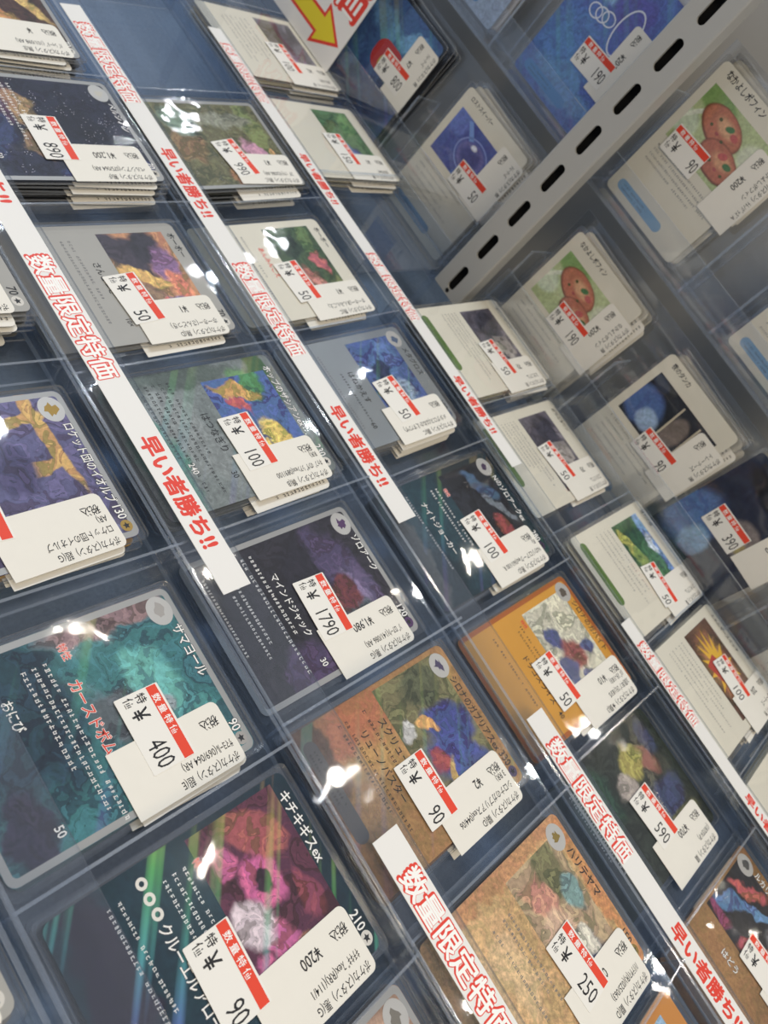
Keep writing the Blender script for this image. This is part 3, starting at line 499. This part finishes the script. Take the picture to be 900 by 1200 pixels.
card(3, 135, -.5, 8, 3, 'cream card with a yellow burst and a tilted red card picture', CREAM, art_mat('art_burst', '#5c3a22', [(31, 58, 26, 16, 0, '#a8682a'), (31, 58, 15, 10, 0, '#f0d060', .8)], distort=1.2), name='エネルギースイッチ', ink='k', nsize=3.6, price='100', stick=(25, 52), sang=-6, lpos=(46, 89), lab=LL('無', 'トレーナーズ'), lprice='200', shapes=[('poly', star, '#e8b83a'), ('poly', [(25, 46), (42, 52), (38, 64), (22, 57)], '#b8433a', .03)], bars=[(6, 56, YS(20, 38, 4.2), 1.6, 'g')], window=(5, 43, 58, 75), stack_word='yellow burst card', under='#cfc9b8')
card(3, 213.5, -2, 8, 2, 'cream card with a light green picture at the right edge', CREAM, art_mat('art_lightgreen', '#7fae7a', [(14, 60, 12, 10, 0, '#a9cfa0'), (30, 70, 14, 8, 0, '#6fa8c0')]), name='かふん', ink='k', nsize=3.6, price='50', lab=LL('無', 'トレーナーズ'), stack_word='light green card at the right edge', under='#cfc9b8')
# ---- row 0
card(-1, 31, 3, 9, 3, 'white labelled card just showing in the bottom left corner', GREYC, art_mat('art_corner', '#8d8f98', [(30, 60, 16, 10, 0, '#5b5f78')]), hp='60', ink='k', lpos=(42, 84), lab=LL('無', '(030/063)'), lprice='50', stack_word='card in the bottom left corner', under='#7d7c78')
card(0, -170, 4, 13.6, 6, 'grey card with only its right end showing at the left edge', GREYC, art_mat('art_left_grey', '#8d8f98', [(30, 60, 16, 10, 0, '#5b5f78')]), hp='70', ink='k', price=None, lpos=(42, 81), lab=LL('無(C', 'ﾖｰﾙ(044/064)'), lprice='50', stack_word='grey card at the left edge', under='#7d7c78')
card(0, -76, .6, 7, 3, 'violet foil card with orange bars and curled labels at the left edge', art_mat('art_violet_foil', '#5d5582', [(16, 74, 30, 3, 8, '#c99a3a', .3), (30, 66, 3, 14, 10, '#c99a3a', .3), (10, 66, 3, 14, 10, '#c99a3a', .3), (50, 44, 12, 6, 60, '#8a3a2c'), (40, 30, 30, 20, 0, '#4a3f6a'), (56, 70, 8, 14, 0, '#8f8bb4'), (28, 56, 14, 10, 0, '#3f3760')], metal=.35, rough=.3, distort=.9, seed=8), name='ロケット団のイオルブ', hp='130', medal='#a8893a', price='300', stick=(26, 30), sang=-2, lpos=(43.5, 80), lang=2, lab=[(2., 18.0, 'ポケカ(スタン)  超(G'), (2, 13.2, 'ロケット団のイオルブ'), (2, 9.0, 'AR)')], lprice=None, border=SILVERB, stack_word='violet foil card', under='#b8924a')
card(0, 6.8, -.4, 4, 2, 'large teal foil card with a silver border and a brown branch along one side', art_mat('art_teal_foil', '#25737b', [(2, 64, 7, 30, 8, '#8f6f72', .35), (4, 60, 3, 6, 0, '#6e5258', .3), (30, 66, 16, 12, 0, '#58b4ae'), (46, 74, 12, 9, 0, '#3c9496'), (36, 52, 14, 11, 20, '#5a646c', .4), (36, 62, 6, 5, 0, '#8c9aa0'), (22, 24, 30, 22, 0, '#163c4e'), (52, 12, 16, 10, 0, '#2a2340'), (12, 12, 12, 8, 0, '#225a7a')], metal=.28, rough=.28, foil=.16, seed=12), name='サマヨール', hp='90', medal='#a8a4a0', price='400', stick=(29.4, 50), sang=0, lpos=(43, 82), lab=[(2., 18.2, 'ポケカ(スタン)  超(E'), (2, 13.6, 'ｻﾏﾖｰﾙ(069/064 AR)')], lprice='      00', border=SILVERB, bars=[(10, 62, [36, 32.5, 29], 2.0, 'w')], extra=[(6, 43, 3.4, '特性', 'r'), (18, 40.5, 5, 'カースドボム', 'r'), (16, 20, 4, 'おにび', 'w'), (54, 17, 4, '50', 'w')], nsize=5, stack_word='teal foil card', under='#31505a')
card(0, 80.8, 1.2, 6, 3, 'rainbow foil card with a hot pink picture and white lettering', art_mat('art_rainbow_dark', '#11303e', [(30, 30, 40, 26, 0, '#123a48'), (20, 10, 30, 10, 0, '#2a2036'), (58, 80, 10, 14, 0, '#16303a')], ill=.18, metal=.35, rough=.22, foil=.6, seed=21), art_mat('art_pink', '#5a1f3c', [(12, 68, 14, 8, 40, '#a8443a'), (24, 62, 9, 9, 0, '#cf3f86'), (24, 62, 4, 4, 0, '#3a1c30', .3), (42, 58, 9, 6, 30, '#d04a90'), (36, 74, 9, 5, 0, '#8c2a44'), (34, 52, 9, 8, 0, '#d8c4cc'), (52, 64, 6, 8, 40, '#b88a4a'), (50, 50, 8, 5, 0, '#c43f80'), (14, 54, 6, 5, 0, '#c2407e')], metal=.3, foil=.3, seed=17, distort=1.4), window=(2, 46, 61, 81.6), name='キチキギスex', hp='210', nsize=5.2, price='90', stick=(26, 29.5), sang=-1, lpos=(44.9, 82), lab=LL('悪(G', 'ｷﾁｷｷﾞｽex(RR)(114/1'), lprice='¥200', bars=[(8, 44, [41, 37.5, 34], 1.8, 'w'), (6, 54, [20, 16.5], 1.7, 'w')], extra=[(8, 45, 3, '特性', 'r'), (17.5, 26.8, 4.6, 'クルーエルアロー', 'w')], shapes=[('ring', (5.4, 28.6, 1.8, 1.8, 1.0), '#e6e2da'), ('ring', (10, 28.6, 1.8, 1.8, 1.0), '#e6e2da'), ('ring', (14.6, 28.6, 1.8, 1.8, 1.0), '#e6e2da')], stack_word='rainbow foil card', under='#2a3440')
card(0, 154.5, -1.5, 6, 2, 'peach glitter card with a silver medallion at the bottom edge', art_mat('art_peach_glitter', '#b08a6c', [(20, 70, 20, 12, 0, '#c8a184'), (40, 60, 20, 12, 0, '#96705a')], ill=.18, metal=.5, rough=.3, speck=.5), hp='110', medal='#7a756c', price='100', lab=LL('闘(D', '(048/063)'), border=SILVERB, stack_word='peach glitter card', under='#8a7460')

# ---- upright cards in the lower rack (row 4) and the upper rack (row 5)
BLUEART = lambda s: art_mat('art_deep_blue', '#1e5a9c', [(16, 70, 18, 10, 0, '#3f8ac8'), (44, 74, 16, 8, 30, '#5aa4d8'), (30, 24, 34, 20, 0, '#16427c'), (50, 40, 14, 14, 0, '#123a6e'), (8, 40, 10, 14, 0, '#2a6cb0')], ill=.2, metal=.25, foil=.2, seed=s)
card(4, -300, 0, 5, 2, 'deep blue card with a red and yellow badge shape in the lower rack', BLUEART(3), None, price='800', stick=(30, 44), lpos=(43, 82), lab=LL('無', 'ﾄﾚｰﾅｰｽﾞ'), lprice='¥7', shapes=[('poly', rrect(20, 44, 46, 64, 8, 5, (1, 1, 1, 1)), '#b8322f'), ('poly', rrect(28, 44, 48, 58, 7, 5), '#b9b044', .03), ('poly', rrect(36, 44, 48, 52, 5, 5), '#3f7a56', .05)], pill='#3f74b0', stack_word='deep blue badge card', under='#2a2d34', lowlab=False)
card(4, -206.5, 0, 5, 3, 'white card with a violet glass orb picture left of the post', CREAM, art_mat('art_orb', '#2f45a4', [(10, 70, 10, 12, 0, '#4a66c4'), (40, 50, 20, 6, 30, '#3a78c8'), (32, 60, 13, 10, 0, '#5d58a8', .25), (32, 60, 10, 8, 0, '#37388c', .4), (30, 66, 3, 2, 0, '#dfe4f4', .4)], ill=.15, distort=.5), name='ロストスイーパー', ink='k', nsize=3.6, price='50', stick=(30, 40.5), lpos=(44, 82), lab=LL('無', 'ﾄﾚｰﾅｰｽﾞ'), lprice=None, shapes=[('ring', (32, 60, 14, 11, .9), '#8d9cd8', .01), ('poly', [(15, 74), (18, 75.5), (27, 68), (24, 66)], '#7fa0e0', .01)], bars=[(6, 56, YS(20, 36, 4), 1.6, 'g')], pill='#7fa8cc', window=(5, 44, 58, 76), stack_word='violet orb card', under='#c8c4b8')
def bun_art(s):
    return art_mat('art_buns', '#b8c98a', [(14, 72, 18, 8, 0, '#7fa850'), (52, 66, 12, 9, 0, '#d4dcbc'), (8, 54, 10, 8, 0, '#cfe0c0'), (10, 62, 14, 1.6, 50, '#e4ecd4'), (54, 50, 14, 1.6, 30, '#7fa850'),
        (26, 65, 16.5, 9.4, -8, '#7a3a1c', .1), (26, 65.4, 15.8, 8.8, -8, '#c2622f', .16), (28, 67, 10, 5, -8, '#dca068', .6), (38, 53, 15.5, 9.2, -8, '#7a3a1c', .1), (38, 53.4, 14.8, 8.6, -8, '#bc5c2e', .16), (40, 55, 10, 5, 0, '#d8965c', .6),
        (30, 68, 3.2, 1.8, 20, '#3f7a3c', .3), (35, 66.5, 3.2, 2, 0, '#c2352a', .3), (38, 57, 3.6, 2.2, 20, '#c2352a', .3), (44, 55, 3.2, 1.9, 10, '#3f7a3c', .3), (22, 68, 1.4, 1, 0, '#5a5a20', .3), (26, 62, 1.4, 1, 0, '#a8302c', .3), (20, 63, 1.2, 1, 0, '#5a5a20', .3), (31, 61, 1.2, 1, 0, '#5a5a20', .3), (34, 51, 1.4, 1, 0, '#5a5a20', .3), (40, 50, 1.4, 1, 0, '#a8302c', .3), (45, 50, 1.2, 1, 0, '#5a5a20', .3)], distort=.2, seed=s, grain=.1, ill=.1)
card(4, -88.5, 0, 5, 2, 'white card with two herb topped buns in the lower rack', CREAM, bun_art(1), name='なかよしポフィン', ink='k', nsize=4, price='190', stick=(26, 38.5), lpos=(46, 77.5), lab=LL('無', 'なかよしポフィン'), lprice='¥200', bars=[(6, 56, YS(20, 36, 4), 1.6, 'g')], pill='#7fa8cc', window=(5, 42, 58, 76), rot=0, stack_word='bun card of the lower rack', under='#cfcabc')
card(4, 4, 0, 5, 3, 'white card with a dark blue picture and two pale poles, lower rack', CREAM, art_mat('art_stretcher', '#191b24', [(14, 56, 16, 14, 0, '#2a5aa4'), (22, 52, 9, 8, 0, '#8fb0d8'), (38, 60, 8, 12, 0, '#77685e', .3), (10, 72, 8, 4, 0, '#27344e')], ill=.15, distort=.4), name='夜のタンカ', ink='k', nsize=4, price='90', stick=(27.5, 35.5), lpos=(46.8, 74.5), lab=LL('無', 'トレーナーズ'), lprice=None, shapes=[('poly', [(30, 74), (31.2, 74), (33, 47), (31.6, 47)], '#c9bfa8', .01), ('poly', [(45, 74), (46.2, 74), (48, 47), (46.6, 47)], '#c9bfa8', .01)], bars=[(6, 56, YS(20, 36, 4), 1.6, 'g')], pill='#7fa8cc', window=(5, 43, 58, 76), stack_word='pale poles card', under='#bcb8ac')
card(4, 77, 5, 5, 2, 'dark blue full picture card with grey brown patch, at the right of the lower rack', art_mat('art_brass_arch', '#17223f', [(12, 34, 18, 24, 0, '#2a66b0'), (24, 26, 10, 12, 0, '#78a8d4'), (38, 50, 14, 12, -30, '#857a78', .3), (40, 46, 8, 5, 0, '#a89a50', .4), (30, 78, 30, 8, 0, '#12141c')], ill=.2, metal=.2, distort=.6), name='夜のタンカ', ink='k', nsize=4, price='390', stick=(15, 38), lpos=(43, 82), lab=LL('無', '(113/080)'), lprice='¥500', rot=-3, stack_word='dark blue full picture card', under='#b8b4a8', lowlab=False)
card(4, 176, 0, 5, 2, 'pale grey card at the right end of the lower rack', CREAM, art_mat('art_pale', '#a8a49c', [(30, 60, 18, 10, 0, '#7d8088')]), ink='k', price=None, pill='#7fa8cc', bars=[(6, 56, YS(20, 36, 4), 1.6, 'g')], stack_word='pale grey card of the lower rack')
card(5, -202, 0, 6, 3, 'bright blue card with white looping lines in the upper rack', art_mat('art_bright_blue', '#2a5fc0', [(20, 30, 26, 26, 0, '#2f78c8'), (40, 66, 18, 14, 0, '#3a3cb0'), (16, 70, 14, 10, 0, '#7ab0e4'), (50, 50, 14, 10, 0, '#2a48b8'), (34, 14, 34, 12, 0, '#4f90d0')], ill=.2, metal=.25, foil=.12, seed=2), None, price='190', stick=(28, 27), lpos=(46, 66), lab=LL('無', 'ﾄﾚｰﾅｰｽﾞ'), lprice='¥200', shapes=[('ring', (44, 58, 8, 14, 1.0), '#dfe6f4'), ('ring', (20, 54, 5, 4, .8), '#dfe6f4'), ('ring', (25, 55, 5, 4, .8), '#dfe6f4', .01), ('ring', (30, 56, 5, 4, .8), '#dfe6f4', .02)], pill='#4f8ac8', stack_word='bright blue looped card', under='#c8c8cc')
card(5, -293, 0, 6, 3, 'pale blue card at the top edge left of the looped line card', art_mat('art_pale_blue', '#a4b8d4', [(20, 50, 20, 14, 0, '#7f9ccc'), (44, 70, 14, 10, 0, '#d4dce8')], ill=.2, metal=.2), None, price=None, pill='#4f8ac8', stack_word='pale blue card', under='#c8c8cc')
card(5, -104, 0, 6, 4, 'large white card with two herb topped buns in the upper rack', CREAM, bun_art(1), name='なかよしポフィン', ink='k', nsize=5, price='90', stick=(8, 35.6), lpos=(48.5, 74), lab=[(2., 18.0, 'ポケカ(スタン)  ﾄﾚﾉｸﾞｯｽﾞA'), (2, 13.2, 'なかよしポフィン')], lprice='¥200', bars=[(6, 58, YS(26, 36, 3.2), 1.7, 'g')], pill='#7fa8cc', window=(5, 42, 58, 77), extra=[(6, 84.6, 2.2, 'グッズ', 'k')], style='flat', stack_word='bun card of the upper rack', under='#cfcabc')
card(5, 15, 0, 6, 3, 'white card at the right edge of the upper rack with a blue pill', CREAM, art_mat('art_pale2', '#b8c4b0', [(30, 60, 18, 10, 0, '#8a9c88')]), ink='k', price=None, pill='#7fa8cc', bars=[(6, 56, YS(18, 36, 4), 1.6, 'g')], stack_word='white blue-pill card at the right edge')

# ------------------------------------------------------------------ arrow sign in front of the lower rack
def sign():
    t = empty('arrow_sign', frame(4, -392, 22, 17.2), 'white paper sign with a yellow arrow and red lettering, in front of the rack', 'sign')
    bm = bmesh.new(); slab(bm, rrect(0, 0, 105, 74, 1, 2), 0, .5); put('paper', done(bm, 'paper', STRIPP), t)
    arrow = [(34, 22), (80, 22), (80, 28), (98, 17), (80, 6), (80, 12), (34, 12)]
    out = [(32, 24), (78, 24), (78, 31.5), (102, 17), (78, 2.5), (78, 10), (32, 10)]
    bm = bmesh.new(); flat(bm, out, .54); o = put('arrow', done(bm, 'arrow', REDS), t)
    bm = bmesh.new(); flat(bm, arrow, .58); put('arrow_fill', done(bm, 'arrow_fill', mat('arrow_yellow', '#e4d12f', .5)), o)
    o = put('lettering', text_mesh('特価', 26, REDS, bold=.08), t, (50, 36, .54)); put('lettering_fill', text_mesh('特価', 26, WHITEP, bold=.012), o, (.6, 0, .05))
sign()
